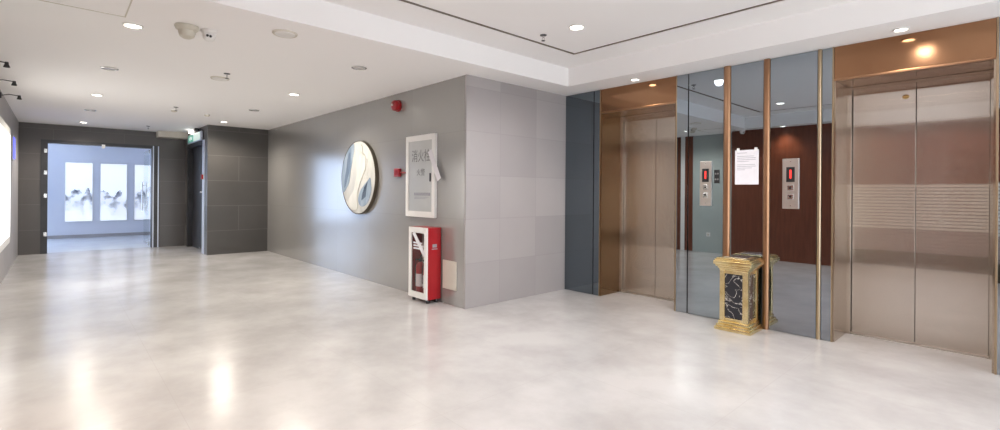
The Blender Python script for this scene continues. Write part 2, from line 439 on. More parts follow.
struct('wall_corridor', M['wallA'], MB().box(-L2, -.004, 0, .3, 0, H))
struct('wall_lobby', M['wallB'], MB().box(-.02, 0, -.0045, D + .03, 0, H))
struct('wall_pier', M['dark'], MB().box(-7.62, -LB, -1.222, 0, 0, H))
bw = MB()
DY0, DY1, DZ = -3.86, -1.76, 2.46
bw.box(-L2 - .15, -L2, YL - .1, DY0, 0, H)
bw.box(-L2 - .15, -L2, DY1, -.9, 0, H)
bw.box(-L2 - .15, -L2, DY0, DY1, DZ, H)
struct('wall_back', M['dark_lit'], bw)
# side of the pier: lintel and deep end around the exit door
struct('wall_exit', M['dark'], MB().box(-L2, -7.62, -1.222, -1.0, 2.5, H).box(-L2, -9.5, -1.222, -1.0, 0, 2.5).box(-L2, -7.62, -.99, -.85, 0, H))
struct('trim_2', M['panelbeige'], MB().box(-L2, -9.42, -1.83, -1.225, 2.66, H))
struct('wall_left', M['leftwall'], MB().box(-L2, -1.40, YL - .12, YL, 0, H))
struct('wall_rear', M['wood'], MB().box(.03, XE, YR - .12, YR, 0, H).box(.03, .15, YL - .12, YR - .12, 0, H))
struct('wall_rear_green', M['greenwall'], MB().box(-1.0, -.08, YL - .12, YL, 0, H))
struct('trim_3', M['wood'], MB().box(-1.40, -1.0, YL - .12, YL + .008, 0, H))
struct('trim_4', M['white'], MB().box(-.08, .03, YL - .12, YL + .012, 0, H).box(-1.3, -1.2, YL + .008, YL + .02, 0, H))
WY0, WY1, WZ0, WZ1 = -3.5, 1.5, .12, 2.68           # window at the right end of the lobby, the daylight on the tiled wall
struct('wall_right', M['whitewall'], MB().box(XE, XE + .12, YL - .1, WY0, 0, 3.3).box(XE, XE + .12, WY1, D + .8, 0, 3.3).box(XE, XE + .12, WY0, WY1, 0, WZ0).box(XE, XE + .12, WY0, WY1, WZ1, 3.3))
wf = MB()
for k in range(5):
    yy = WY0 + (WY1 - WY0 - .05) * k / 4
    wf.box(XE + .03, XE + .09, yy, yy + .05, WZ0, WZ1)
wf.box(XE + .03, XE + .09, WY0, WY1, WZ0, WZ0 + .05).box(XE + .03, XE + .09, WY0, WY1, WZ1 - .05, WZ1)
wn = struct('window_1', M['darkmetal'], wf)
box('window_pane', M['glass'], wn, XE + .055, XE + .065, WY0 + .02, WY1 - .02, WZ0 + .02, WZ1 - .02)
ew = MB()
ew.box(0, X1, 1.85, 2.62, 0, H); ew.box(X2, X3, 1.85, 2.62, 0, H); ew.box(X4, XE, 1.85, 2.62, 0, H)
ew.box(X1, X2, 2.38, 2.62, 0, H); ew.box(X3, X4, 2.38, 2.62, 0, H)
struct('wall_elevator', M['joint'], ew)
# gallery room beyond the doorway
GY0, GY1 = -6.75, -3.84
struct('wall_gallery_back', M['whitewall'], MB().box(-14.0, -13.87, GY1, 1.2, 0, 2.95).box(-14.0, -13.87, -7.0, GY0, 0, 2.95).box(-14.0, -13.87, GY0, GY1, 0, .15).box(-14.0, -13.87, GY0, GY1, 2.75, 2.95))
gw = struct('window_2', M['alu'], MB().box(-13.96, -13.9, GY0, GY0 + .05, .15, 2.75).box(-13.96, -13.9, GY1 - .05, GY1, .15, 2.75).box(-13.96, -13.9, (GY0 + GY1) / 2 - .03, (GY0 + GY1) / 2 + .03, .15, 2.75).box(-13.96, -13.9, GY0, GY1, .15, .2).box(-13.96, -13.9, GY0, GY1, 2.7, 2.75))
box('window_pane', M['blueglass'], gw, -13.935, -13.925, GY0 + .02, GY1 - .02, .17, 2.73)
struct('wall_gallery_left', M['whitewall'], MB().box(-13.87, -L2 - .15, -7.0, -6.88, 0, 2.95))
struct('wall_gallery_right', M['whitewall'], MB().box(-13.87, -L2 - .15, 1.08, 1.2, 0, 2.95))
struct('wall_gallery_front', M['whitewall'], MB().box(-L2 - .17, -L2 - .15, -7.0, DY0, 0, 2.95).box(-L2 - .17, -L2 - .15, DY1, 1.08, 0, 2.95).box(-L2 - .17, -L2 - .15, DY0, DY1, DZ, 2.95))
struct('baseboard_gallery', M['leftwall'], MB().box(-13.87, -13.855, -6.88, 1.08, 0, .09))

# ------------------------------------------------------------------ entrance doorway (glass doors)
door = struct('door_1', M['darkmetal'], MB()
              .box(-L2 - .2, -L2 + .02, DY0, DY0 + .11, 0, DZ).box(-L2 - .2, -L2 + .02, DY1 - .15, DY1, 0, DZ)
              .box(-L2 - .2, -L2 + .02, DY0 + .11, DY1 - .15, DZ - .07, DZ))
door['kind'] = 'structure'
for z in (.42, 1.25, 1.75, 2.22):
    box('hinge_clip', M['chrome'], door, -L2 + .02, -L2 + .035, DY0 + .05, DY0 + .105, z - .045, z + .045, bev=.004)
for y in (DY1 - .135, DY1 - .035):
    box('edge_strip', M['alu'], door, -L2 + .02, -L2 + .032, y, y + .022, 0, DZ - .01)
box('door_closer', M['white'], door, -L2 + .02, -L2 + .05, -2.85, -2.79, DZ - .13, DZ - .045)
leaf = box('glass_leaf', M['glass'], door, -L2 - 1.12, -L2 - .22, DY1 - .185, DY1 - .173, .03, DZ - .09)
for z0, z1 in ((.03, .12), (DZ - .18, DZ - .09)):
    box('patch_fitting', M['chrome'], leaf, -L2 - 1.12, -L2 - .22, DY1 - .19, DY1 - .168, z0, z1, bev=.003)
hx = -L2 - 1.0
MB().tube([(hx, DY1 - .23, .85), (hx, DY1 - .23, 1.6)], .014).tube([(hx, DY1 - .23, .95), (hx, DY1 - .185, .95)], .009).tube([(hx, DY1 - .23, 1.5), (hx, DY1 - .185, 1.5)], .009).build('pull_handle', M['chrome'], leaf, True)

# ------------------------------------------------------------------ pictures in the gallery
pics = [(-3.44, -2.82, 'white hanging scroll panel with an ink mountain, leftmost through the doorway', 3.1),
        (-2.67, -2.03, 'white panel with ink rocks in the middle of the far room wall', 8.4),
        (-1.87, -1.25, 'white ink painting panel half hidden behind the open glass door', 5.7)]
for y0, y1, lb, sd in pics:
    t = thing('ink_painting', (-13.85, (y0 + y1) / 2, .46), lb, 'picture', 'ink paintings on the far room wall')
    MB().box(-13.869, -13.83, y0, y1, .46, 2.16, bev=.004).build('frame', M['white'], t)
    box('canvas', ink_mat('ink_mountain_sheet', sd), t, -13.83, -13.824, y0 + .02, y1 - .02, .48, 2.14)

# ------------------------------------------------------------------ exit door on the side of the dark pier
d2 = struct('door_2', M['alu'], MB().box(-7.80, -7.625, -1.235, -1.05, 0, 2.5))
box('head_frame', M['darkmetal'], d2, -9.5, -7.80, -1.235, -1.05, 2.42, 2.5); box('hinge_frame', M['darkmetal'], d2, -9.5, -9.4, -1.235, -1.05, 0, 2.42)
lf = box('door_leaf', M['darkmetal'], d2, -9.4, -7.78, -1.13, -1.08, .01, 2.42)
MB().box(-8.02, -7.94, -1.145, -1.128, 1.24, 1.46, bev=.004).tube([(-7.98, -1.14, 1.35), (-7.98, -1.2, 1.35), (-8.14, -1.2, 1.35)], .016).build('handle', M['white'], lf)
box('kick_bracket', M['chrome'], lf, -8.5, -7.95, -1.16, -1.128, .02, .07, bev=.005)
es = thing('exit_sign', (-8.5, -1.24, 2.54), 'pale green lit exit sign above the dark side door', 'exit sign')
MB().box(-9.2, -7.75, -1.275, -1.24, 2.50, 2.70, bev=.006).build('housing', M['alu'], es)
box('face_panel', M['signface'], es, -8.52, -7.86, -1.28, -1.275, 2.52, 2.68)
box('face_panel', M['signgreen'], es, -9.12, -8.56, -1.28, -1.275, 2.52, 2.68)
MB().prism([(-8.66, 2.57), (-8.85, 2.57), (-8.85, 2.54), (-9.02, 2.60), (-8.85, 2.66), (-8.85, 2.63), (-8.66, 2.63)],
           lambda u, v: (u, -1.282, v), lambda u, v: (u, -1.28, v)).build('arrow', M['signface'], es)
el = thing('emergency_light', (-8.4, -1.26, 2.705), 'white twin emergency lamp on top of the exit sign', 'emergency light')
MB().box(-8.55, -8.25, -1.275, -1.223, 2.705, 2.795, bev=.004).build('body', M['darkmetal'], el)
for x in (-8.72, -8.1):
    MB().lathe([(0, 0), (.036, 0), (.04, .03), (.036, .08), (0, .09)], (x, -1.25, 2.75), '-Y', 16).build('lamp_head', M['lamp'] if x < -8.4 else M['darkmetal'], el, True)
    MB().tube([(x, -1.25, 2.75), (-8.4, -1.25, 2.75)], .008).build('arm', M['darkmetal'], el)
cp = thing('call_point', (-7.7, -1.25, 1.6), 'small red fire call point on the pale frame of the side door', 'call point')
box('back_plate', M['white'], cp, -7.77, -7.645, -1.243, -1.235, 1.62, 1.75, bev=.002)
box('button_box', M['red'], cp, -7.755, -7.66, -1.275, -1.243, 1.635, 1.735, bev=.006)

# ------------------------------------------------------------------ left wall: light box, blue strip, arm spotlights
lb = thing('light_box', (-4.3, YL + .05, .63), 'tall white backlit light box at the left edge of the photo', 'light box')
def rrect(u0, u1, v0, v1, r, n=6):
    out = []
    for cx, cy, a0 in ((u1 - r, v1 - r, 0), (u0 + r, v1 - r, PI / 2), (u0 + r, v0 + r, PI), (u1 - r, v0 + r, 1.5 * PI)):
        out += [(cx + r * math.cos(a0 + PI / 2 * k / n), cy + r * math.sin(a0 + PI / 2 * k / n)) for k in range(n + 1)]
    return out
MB().prism(rrect(-5.5, -3.1, .62, 2.26, .12), lambda u, v: (u, YL, v), lambda u, v: (u, YL + .10, v)).build('frame', M['white'], lb)
MB().prism(rrect(-5.4, -3.2, .72, 2.16, .08), lambda u, v: (u, YL + .10, v), lambda u, v: (u, YL + .104, v)).build('backlit_sheet', M['lightbox'], lb)
bs = thing('blue_light_strip', (-7.9, YL + .02, 1.4), 'short glowing blue light strip on the left wall near the dark back wall', 'wall light')
MB().box(-8.1, -7.7, YL, YL + .02, 1.92, 2.34, bev=.004).build('housing', M['white'], bs)
MB().box(-8.08, -7.72, YL + .02, YL + .03, 1.94, 2.32, bev=.004).build('diffuser', M['bluelight'], bs)

def arm_spot(label):
    t = thing('arm_spotlight', (0, 0, 0), label, 'spotlight', 'arm spotlights over the light box')
    MB().box(-.05, .05, 0, .025, -.05, .05, bev=.005).build('wall_plate', M['darkmetal'], t)
    MB().tube([(0, .02, 0), (0, .1, .03), (0, .2, .02)], .008).build('arm', M['darkmetal'], t, True)
    MB().lathe([(0, 0), (.016, 0), (.018, .03), (.03, .075), (.026, .078), (0, .07)], (0, .21, .03), '-Z', 18).build('lamp_head', M['black'], t, True)
    return t
a0 = arm_spot('black arm spotlight on the left wall, nearest the camera')
a0.scale = (.75, .95, .75)
a0.location = (-2.8, YL, 2.72)
dup(a0, (-4.03, YL, 2.72), 'black arm spotlight on the left wall, middle one of three')
dup(a0, (-5.15, YL, 2.70), 'black arm spotlight on the left wall, farthest of three')

# ------------------------------------------------------------------ wall A: art disc, alarm, call box, hydrant cabinet, access panel
AC = (-2.715, 0.0, 1.617)
ad = thing('wall_disc', (AC[0], 0, AC[2]), 'large round white and blue relief disc on the grey corridor wall', 'wall art')
MB().lathe([(.56, 0), (.588, 0), (.59, .012), (.588, .056), (.58, .058), (.578, .05), (.56, .0)], AC, '-Y', 64).build('rim', M['bronze'], ad, True)
MB().lathe([(0, .0), (.577, 0), (.577, .05), (.565, .056), (.0, .056)], AC, '-Y', 64).build('disc', M['discwhite'], ad, True)
def disc_shape(pts, name, m, y0, y1):
    n = len(pts); sm = []
    for i in range(n):                                            # Catmull-Rom smoothing of the outline
        p0, p1, p2, p3 = (Vector(pts[(i + k - 1) % n]) for k in range(4))
        for s in (0, .25, .5, .75):
            sm.append(.5 * ((2 * p1) + (-p0 + p2) * s + (2 * p0 - 5 * p1 + 4 * p2 - p3) * s * s + (-p0 + 3 * p1 - 3 * p2 + p3) * s ** 3))
    sm = [(p.x, p.y) for p in sm]
    sm = [((x, z) if math.hypot(x, z) < .568 else (x * .568 / math.hypot(x, z), z * .568 / math.hypot(x, z))) for x, z in sm]
    return MB().prism(sm, lambda u, v: (AC[0] + u, -y0, AC[2] + v), lambda u, v: (AC[0] + u, -y1, AC[2] + v)).build(name, m, ad)
disc_shape([(x * .577, z * .577) for x, z in ((-.25, .95), (-.2, .80), (-.28, .56), (-.36, .34), (-.43, .15), (-.5, -.12), (-.66, -.28), (-.86, -.42), (-.95, -.22), (-.97, 0), (-.95, .25), (-.86, .46), (-.70, .68), (-.5, .84))], 'blue_wave', M['discblue'], .0555, .061)
disc_shape([(x * .577, z * .577) for x, z in ((.74, -.02), (.80, -.2), (.80, -.40), (.60, -.70), (.26, -.80), (.06, -.64), (.18, -.38), (.42, -.2), (.6, -.1))], 'blue_wave', M['discblue'], .0555, .061)
disc_shape([(x * .577, z * .577) for x, z in ((-.05, .92), (.25, .88), (.3, .6), (.1, .3), (-.05, 0), (-.2, -.35), (-.5, -.6), (-.62, -.72), (-.3, -.9), (.02, -.86), (0, -.55), (.12, -.25), (.3, .0), (.5, .3), (.42, .62), (.2, .7), (0, .8))], 'cream_swirl', M['disccream'], .0555, .066)
for k in range(5):
    dx = .03 * k
    MB().tube([(AC[0] + .16 + dx, -.061, AC[2] - .36 + .012 * k), (AC[0] + .19 + dx, -.061, AC[2] - .26 + .02 * k), (AC[0] + .25 + dx * .8, -.061, AC[2] - .15 + .02 * k)], .007, 6).build('relief_line', M['discdark'], ad)
disc_shape([(x * .577, z * .577) for x, z in ((-.46, .72), (-.44, .4), (-.56, .05), (-.70, -.18), (-.80, -.28), (-.76, 0), (-.66, .3), (-.6, .55))], 'dark_wave', M['discdark'], .0605, .064)
for k in range(4):
    MB().tube([(AC[0] - .05 + .05 * k, -.057, AC[2] + .46 - .02 * k), (AC[0] + .18 + .05 * k, -.06, AC[2] + .28), (AC[0] + .12 + .07 * k, -.058, AC[2] + .06), (AC[0] + .2 + .06 * k, -.057, AC[2] - .05)], .005, 6).build('relief_line', M['disccream'], ad)

al = thing('fire_alarm', (-1.56, 0, 2.53), 'round red fire alarm sounder high on the grey wall', 'alarm')
MB().lathe([(0, 0), (.085, 0), (.085, .02), (.07, .03), (0, .03)], (-1.56, 0, 2.62), '-Y', 28).build('base', M['darkred'], al, True)
MB().lathe([(.072, .028), (.078, .05), (.07, .085), (.045, .10), (0, .105)], (-1.56, 0, 2.62), '-Y', 28).build('dome', M['red'], al, True)
MB().lathe([(0, .10), (.018, .10), (.016, .112), (0, .115)], (-1.56, 0, 2.625), '-Y', 14).build('strobe_lens', M['white'], al, True)

mc = thing('manual_call_point', (-1.5, 0, 1.6), 'small red call point box left of the hydrant cabinet', 'call point')
box('box', M['red'], mc, -1.60, -1.47, -.05, 0, 1.605, 1.725, bev=.008)
box('press_plate', M['darkred'], mc, -1.575, -1.495, -.054, -.05, 1.63, 1.70)
MB().tube([(-1.47, -.02, 1.665), (-1.42, -.015, 1.665), (-1.345, -.01, 1.66)], .012).build('cable_stub', M['red'], mc)

hc = thing('hydrant_cabinet', (-.935, 0, 1.06), 'pale flat fire hydrant cabinet with white frame on the grey wall', 'cabinet')
hx0, hx1, hz0, hz1 = -1.285, -.595, 1.06, 2.15
MB().box(hx0, hx0 + .065, -.045, -.0005, hz0, hz1, bev=.006).box(hx1 - .065, hx1, -.045, -.0005, hz0, hz1, bev=.006).box(hx0 + .064, hx1 - .064, -.044, -.0005, hz0, hz0 + .075).box(hx0 + .064, hx1 - .064, -.044, -.0005, hz1 - .075, hz1).build('frame', M['white'], hc)
hd = box('door', M['hydrantdoor'], hc, hx0 + .06, hx1 - .06, -.034, -.001, hz0 + .07, hz1 - .07)
text_mesh('lettering', '消火栓', .175, M['lettergrey'], hd, (-.925, -.0348, 1.862), ROT_FRONT @ Matrix.Diagonal((.85, 1, 1, 1)), weight=.0)
text_mesh('lettering', '火警', .10, M['lettergrey'], hd, (-.925, -.0348, 1.648), ROT_FRONT, weight=.0)
box('instruction_strip', M['ink'], hd, -1.085, -.70, -.0352, -.034, 1.345, 1.385)
for k in range(3):
    box('printed_line', M['ink'], hd, -1.08, -.72 - .05 * k, -.0352, -.034, 1.325 - .012 * k, 1.330 - .012 * k)
MB().box(-.715, -.685, -.044, -.034, 1.53, 1.64, bev=.004).build('latch', M['darkmetal'], hd)
def strip(p0, p1, wd, y0, y1):
    a = Vector(p0); b = Vector(p1); d = (b - a).normalized(); nrm = Vector((-d.y, d.x)) * wd / 2
    return [tuple(a + nrm), tuple(b + nrm), tuple(b - nrm), tuple(a - nrm)]
MB().prism(strip((-.70, 1.93), (-.485, 1.55), .085, 0, 0), lambda u, v: (u, -.0465, v), lambda u, v: (u, -.048, v)).build('paper_seal', M['paper'], hc)['label'] = 'white paper seal stuck aslant over the cabinet edge'

ap = thing('wall_hatch', (-.305, 0, .19), 'cream access panel low on the wall by the corner', 'panel')
MB().box(-.447, -.165, -.012, 0, .19, .545, bev=.003).build('panel', M['panelbeige'], ap)
box('cover_plate', M['panelbeige'], ap, -.435, -.177, -.016, -.012, .205, .53)

# ------------------------------------------------------------------ fire extinguisher cabinet
ex0, ex1, ey0, ey1, ez0, ez1 = -.905, -.487, -.205, -.012, .05, .945
xc = thing('extinguisher_cabinet', ((ex0 + ex1) / 2, (ey0 + ey1) / 2, 0), 'red fire extinguisher cabinet with white glazed door standing on the floor', 'cabinet')
tk = .012
MB().box(ex0, ex0 + tk, ey0, ey1, ez0, ez1).box(ex1 - tk, ex1, ey0, ey1, ez0, ez1).box(ex0 + tk, ex1 - tk, ey0, ey1, ez1 - tk, ez1).box(ex0 + tk, ex1 - tk, ey0, ey1, ez0, ez0 + tk).box(ex0 + tk, ex1 - tk, ey1 - tk, ey1, ez0 + tk, ez1 - tk).build('body', M['red'], xc)
df = MB()
fy0, fy1 = ey0 - .02, ey0
bw_ = .062
df.box(ex0, ex0 + bw_, fy0, fy1, ez0, ez1, bev=.004).box(ex1 - bw_, ex1, fy0, fy1, ez0, ez1, bev=.004).box(ex0 + bw_ - .001, ex1 - bw_ + .001, fy0 + .001, fy1, ez1 - .07, ez1).box(ex0 + bw_ - .001, ex1 - bw_ + .001, fy0 + .001, fy1, ez0, ez0 + .075)
dr = df.build('door_frame', M['white'], xc)
pane = box('glass_pane', M['darkglass'], dr, ex0 + bw_ - .003, ex1 - bw_ + .003, ey0 - .012, ey0 - .008, ez0 + .07, ez1 - .065)
for z, wd in ((.735, .2), (.70, .24), (.665, .2)):
    box('printed_strip', M['paper'], pane, -.80, -.80 + wd, ey0 - .0135, ey0 - .012, z, z + .022)
MB().prism(strip((-.79, .88), (-.535, .60), .06, 0, 0), lambda u, v: (u, fy0 - .0005, v), lambda u, v: (u, fy0 - .002, v)).build('paper_seal', M['paper'], xc)
for x in (ex0 + .05, ex1 - .05):
    for y in (ey0 + .035, ey1 - .035):
        MB().lathe([(0, 0), (.022, 0), (.022, .025), (.014, .05), (0, .05)], (x, y, 0), 'Z', 14).build('foot', M['black'], xc, True)
MB().box(ex1, ex1 + .002, -.14, -.075, .70, .74).box(ex1, ex1 + .002, -.15, -.065, .675, .685).build('label_sticker', M['ink'], xc)
def extinguisher(label):
    t = thing('fire_extinguisher', (0, 0, 0), label, 'fire extinguisher', 'extinguishers in the red cabinet')
    MB().lathe([(0, 0), (.055, 0), (.06, .02), (.06, .36), (.045, .41), (.02, .43), (0, .43)], (0, 0, 0), 'Z', 24).build('cylinder', M['red'], t, True)
    MB().lathe([(.061, .12), (.0612, .28)], (0, 0, 0), 'Z', 24).build('paper_label', M['paper'], t, True)
    MB().lathe([(0, .42), (.02, .42), (.02, .46), (.012, .475), (0, .475)], (0, 0, 0), 'Z', 14).build('valve', M['black'], t, True)
    MB().tube([(.0, 0, .47), (.03, -.02, .50), (.06, -.02, .53)], .008).tube([(.0, 0, .46), (.04, -.02, .47), (.07, -.02, .485)], .007).build('lever', M['black'], t, True)
    MB().tube([(-.01, -.01, .455), (-.06, -.03, .46), (-.072, -.03, .36), (-.068, -.03, .16)], .010).build('hose', M['black'], t, True)
    return t
box('brightening_liner', M['white'], xc, ex0 + tk, ex1 - tk, ey1 - tk - .004, ey1 - tk - .001, ez0 + tk, ez1 - tk)  # white sheet added to lighten the dark inside of the cabinet
fe = extinguisher('red extinguisher behind the cabinet glass, left of the pair')
fe.location = (-.775, -.125, ez0 + tk)
dup(fe, (-.61, -.125, ez0 + tk), 'red extinguisher behind the cabinet glass, right of the pair')

# ------------------------------------------------------------------ mirrored columns beside the elevators
PY0, PY1 = D, 1.849
def mirror_panel(x0, x1, label, m='mirror'):
    t = MB().box(x0, x1, PY0, PY1, .004, H - .006, bev=.0012).build('mirror_panel', M[m])
    tag(t, label, 'mirror panel', 'grey mirror panels on the elevator wall'); return t
mirror_panel(.008, .500, 'wide grey mirror panel left of the left elevator, against the tiled wall', 'mirrordark')
mirror_panel(.512, .603, 'narrow grey mirror strip at the left edge of the left elevator', 'mirrordark')
mirror_panel(1.709, 1.846, 'narrow grey mirror strip right of the left elevator opening')
mirror_panel(1.858, 2.255, 'grey mirror panel carrying the left call panel')
mirror_panel(2.334, 2.663, 'grey mirror panel with the white paper notice')
mirror_panel(2.730, 3.148, 'grey mirror panel carrying the right call panel')
mirror_panel(3.188, 3.270, 'narrow grey mirror strip left of the right elevator opening')
mirror_panel(4.372, 4.95, 'grey mirror panel at the right edge of the photo')
for k, (x0, x1, mt, pr_) in enumerate(((2.257, 2.332, 'trimcopper', .028), (2.665, 2.728, 'trimcopper', .024), (3.152, 3.184, 'trimgold', .012))):
    mb = MB()
    n = 10; pts = []
    for i in range(n + 1):
        a = PI * i / n
        pts.append(((x0 + x1) / 2 + (x1 - x0) / 2 * math.cos(a), D - pr_ * math.sin(a)))
    pts = [(x1, 1.85)] + pts + [(x0, 1.85)]
    mb.prism(pts, lambda u, v: (u, v, .002), lambda u, v: (u, v, H - .004))
    o = mb.build('metal_trim', M[mt], None, True)
    tag(o, ('wide rounded copper strip right of the left call panel', 'rounded copper strip behind the brass ash bin', 'thin champagne metal strip right of the right call panel')[k], 'trim', 'vertical metal strips on the mirrored column')
for k, (x0, x1) in enumerate(((.603, .613), (1.699, 1.709), (3.270, 3.2815), (4.3581, 4.372))):
    struct('trim_%d' % (5 + k), M['trimgold'], MB().box(x0, x1, D - .004, 1.85, .001, H - .002, bev=.001))

# ------------------------------------------------------------------ elevators
def elevator(x0, x1, label, key):
    t = thing('elevator', ((x0 + x1) / 2, 2.2, 0), label, 'elevator', 'the two elevators')
    yd = 2.32; xm = (x0 + x1) / 2; fw = .048
    hd = MB().box(x0 + .001, x1 - .001, D + .012, 2.30, 2.48, H - .002, bev=.002).build('header', M['copper'], t)
    hd['label'] = 'polished copper header panel'
    box('header_edge', M['trimcopper'], hd, x0 + .001, x1 - .001, D + .002, D + .03, 2.474, 2.494, bev=.003)
    for a, b in ((x0 + .001, x0 + .014), (x1 - .014, x1 - .001)):
        box('side_jamb', M['bronzesteel'] if key else M['bronzejamb'], t, a, b, D + .012, 2.275, .002, 2.478)
    MB().box(x0 + .001, x0 + fw, 2.275, 2.36, .002, 2.478, bev=.002).box(x1 - fw, x1 - .001, 2.275, 2.36, .002, 2.478, bev=.002).box(x0 + fw, x1 - fw, 2.30, 2.36, 2.452, 2.478).build('door_frame', M['steel2'], t)
    for a, b in ((x0 + fw + .005, xm - .002), (xm + .003, x1 - fw - .004)):
        p = MB().box(a, b, yd, yd + .035, .012, 2.452, bev=.0025).build('door_panel', M['steel'] if key else M['steel2'], t)
        if key and a < xm - .1:
            MB().lathe([(0, 0), (.026, 0), (.026, .005), (.02, .007), (0, .007)], (xm - .075, yd, 2.33), '-Y', 20, sx=1.0, sy=.8).build('keyhole', M['brass'], p, True)
    box('sill', M['plate'], t, x0 + .002, x1 - .002, 2.285, 2.37, .0, .01)
elevator(X1, X2, 'left elevator with copper header and brushed steel doors', 0)
elevator(X3, X4, 'right elevator with wide brushed steel doors and keyhole', 1)

# ------------------------------------------------------------------ call panels, notice, sticker
def call_panel(x0, x1, z0, z1, label):
    t = thing('call_station', ((x0 + x1) / 2, D, z0), label, 'elevator call buttons', 'elevator call stations')
    xm = (x0 + x1) / 2; wd = x1 - x0
    MB().box(x0, x1, D - .014, D - .0005, z0, z1, bev=.003).build('face_plate', M['plate'], t)
    dp = box('display', M['black'], t, xm - .038, xm + .038, D - .016, D - .014, z1 - .235, z1 - .085)
    text_mesh('digit', '1', .12, M['digit'], dp, (xm, D - .0165, z1 - .16), ROT_FRONT, weight=.002)
    for zz in (z0 + .21, z0 + .12):
        b = MB().box(xm - .028, xm + .028, D - .021, D - .014, zz - .028, zz + .028, bev=.004).build('button', M['chrome'], t)
        up = 1 if zz > z0 + .15 else -1
        MB().prism([(xm - .016, zz - .011 * up), (xm + .016, zz - .011 * up), (xm, zz + .014 * up)], lambda u, v: (u, D - .0212, v), lambda u, v: (u, D - .0222, v)).build('arrow', M['black'], b)
    for zz in (z0 + .03, z1 - .03):
        MB().lathe([(0, 0), (.006, 0), (.005, .003), (0, .003)], (xm, D - .014, zz), '-Y', 10).build('screw', M['chrome'], t)
call_panel(1.999, 2.130, 1.262, 1.766, 'steel call panel with red digit, left of the two')
call_panel(2.851, 2.998, 1.254, 1.756, 'steel call panel with red digit, right of the two')
st = thing('sticker_plate', (2.185, D, 1.52), 'small black square-patterned plate beside the left call panel', 'sign plate')
MB().box(2.158, 2.216, D - .006, D - .0005, 1.515, 1.665, bev=.002).build('plate', M['black'], st)
for i in (0, 1):
    for j in (0, 1):
        MB().lathe([(0, 0), (.010, 0), (.009, .002), (0, .002)], (2.174 + .026 * i, D - .006, 1.56 + .062 * j), '-Y', 12).build('symbol_dot', M['lettergrey'], st)
pn = thing('paper_notice', (2.5, D, 1.50), 'white typed paper notice taped to the mirror', 'notice')
MB().box(2.382, 2.622, D - .0025, D - .0008, 1.50, 1.868).build('sheet', M['paper'], pn)
ln = MB()
rz = 1.835
for k, wd in enumerate((.10, 0, .17, .19, .19, .12, 0, .18, .19, .15, .08)):
    if wd: ln.box(2.405, 2.405 + wd, D - .0031, D - .0025, rz - .018 * k, rz - .018 * k + .005)
ln.build('text_lines', M['ink'], pn)
for x in (2.40, 2.58):
    box('tape', M['white'], pn, x, x + .028, D - .0035, D - .0008, 1.855, 1.89)

lv = thing('louvre_screen', (3.75, YR + .03, .02), 'pale slatted louvre screen on the wooden wall, seen reflected in the right elevator doors', 'louvre')
lx0, lx1 = 2.1, 5.4
MB().box(lx0, lx0 + .05, YR + .001, YR + .06, .02, 1.62, bev=.003).box(lx1 - .05, lx1, YR + .001, YR + .06, .02, 1.62, bev=.003).box(lx0 + .05, lx1 - .05, YR + .001, YR + .06, .02, .30).build('frame', M['bronze'], lv)
z = .31
while z < 1.60:
    box('slat', M['slatdark'] if z < .70 else M['slat'], lv, lx0 + .05, lx1 - .05, YR + .012, YR + .05, z, z + .042, bev=.004)
    z += .062
box('back_board', M['slatback'], lv, lx0 + .05, lx1 - .05, YR + .001, YR + .008, .30, 1.62)

# ------------------------------------------------------------------ brass ash bin
bx, by = 2.514, 1.608
ab = thing('ash_bin', (bx, by, 0), 'square brass and black marble ash bin in front of the mirror', 'bin')
def ring(mb, h, z0, z1, bev=.006): mb.box(bx - h, bx + h, by - h, by + h, z0, z1, bev=bev)
pl = MB(); ring(pl, .178, 0, .035); ring(pl, .165, .033, .06); ring(pl, .15, .058, .095, .01)
pl.build('plinth', M['brass'], ab, True)
for sx in (-1, 1):
    for sy in (-1, 1):
        cx, cy = bx + sx * .113, by + sy * .113
        MB().box(cx - .026, cx + .026, cy - .026, cy + .026, .092, .615, bev=.005).build('corner_post', M['brass'], ab)
MB().box(bx - .122, bx + .122, by - .122, by + .122, .095, .61).build('marble_body', M['marble'], ab)
for z0, z1 in ((.095, .125), (.58, .615)):
    rl = MB().box(bx - .128, bx + .128, by - .13, by + .13, z0, z1, bev=.004).box(bx - .13, bx + .13, by - .128, by + .128, z0, z1, bev=.004)
    rl.build('rail', M['brass'], ab)
cn = MB(); ring(cn, .142, .612, .632); ring(cn, .155, .63, .652, .008); ring(cn, .172, .65, .675, .009); ring(cn, .188, .673, .715, .008); ring(cn, .178, .713, .728, .004)
cn.build('cornice', M['brass'], ab, True)
tr = MB().box(bx - .165, bx + .165, by - .165, by + .165, .727, .742, bev=.004)
tr.build('top_slab', M['brass'], ab)
MB().box(bx - .11, bx + .11, by - .11, by + .11, .741, .752, bev=.003).build('ash_tray', M['chrome'], ab)

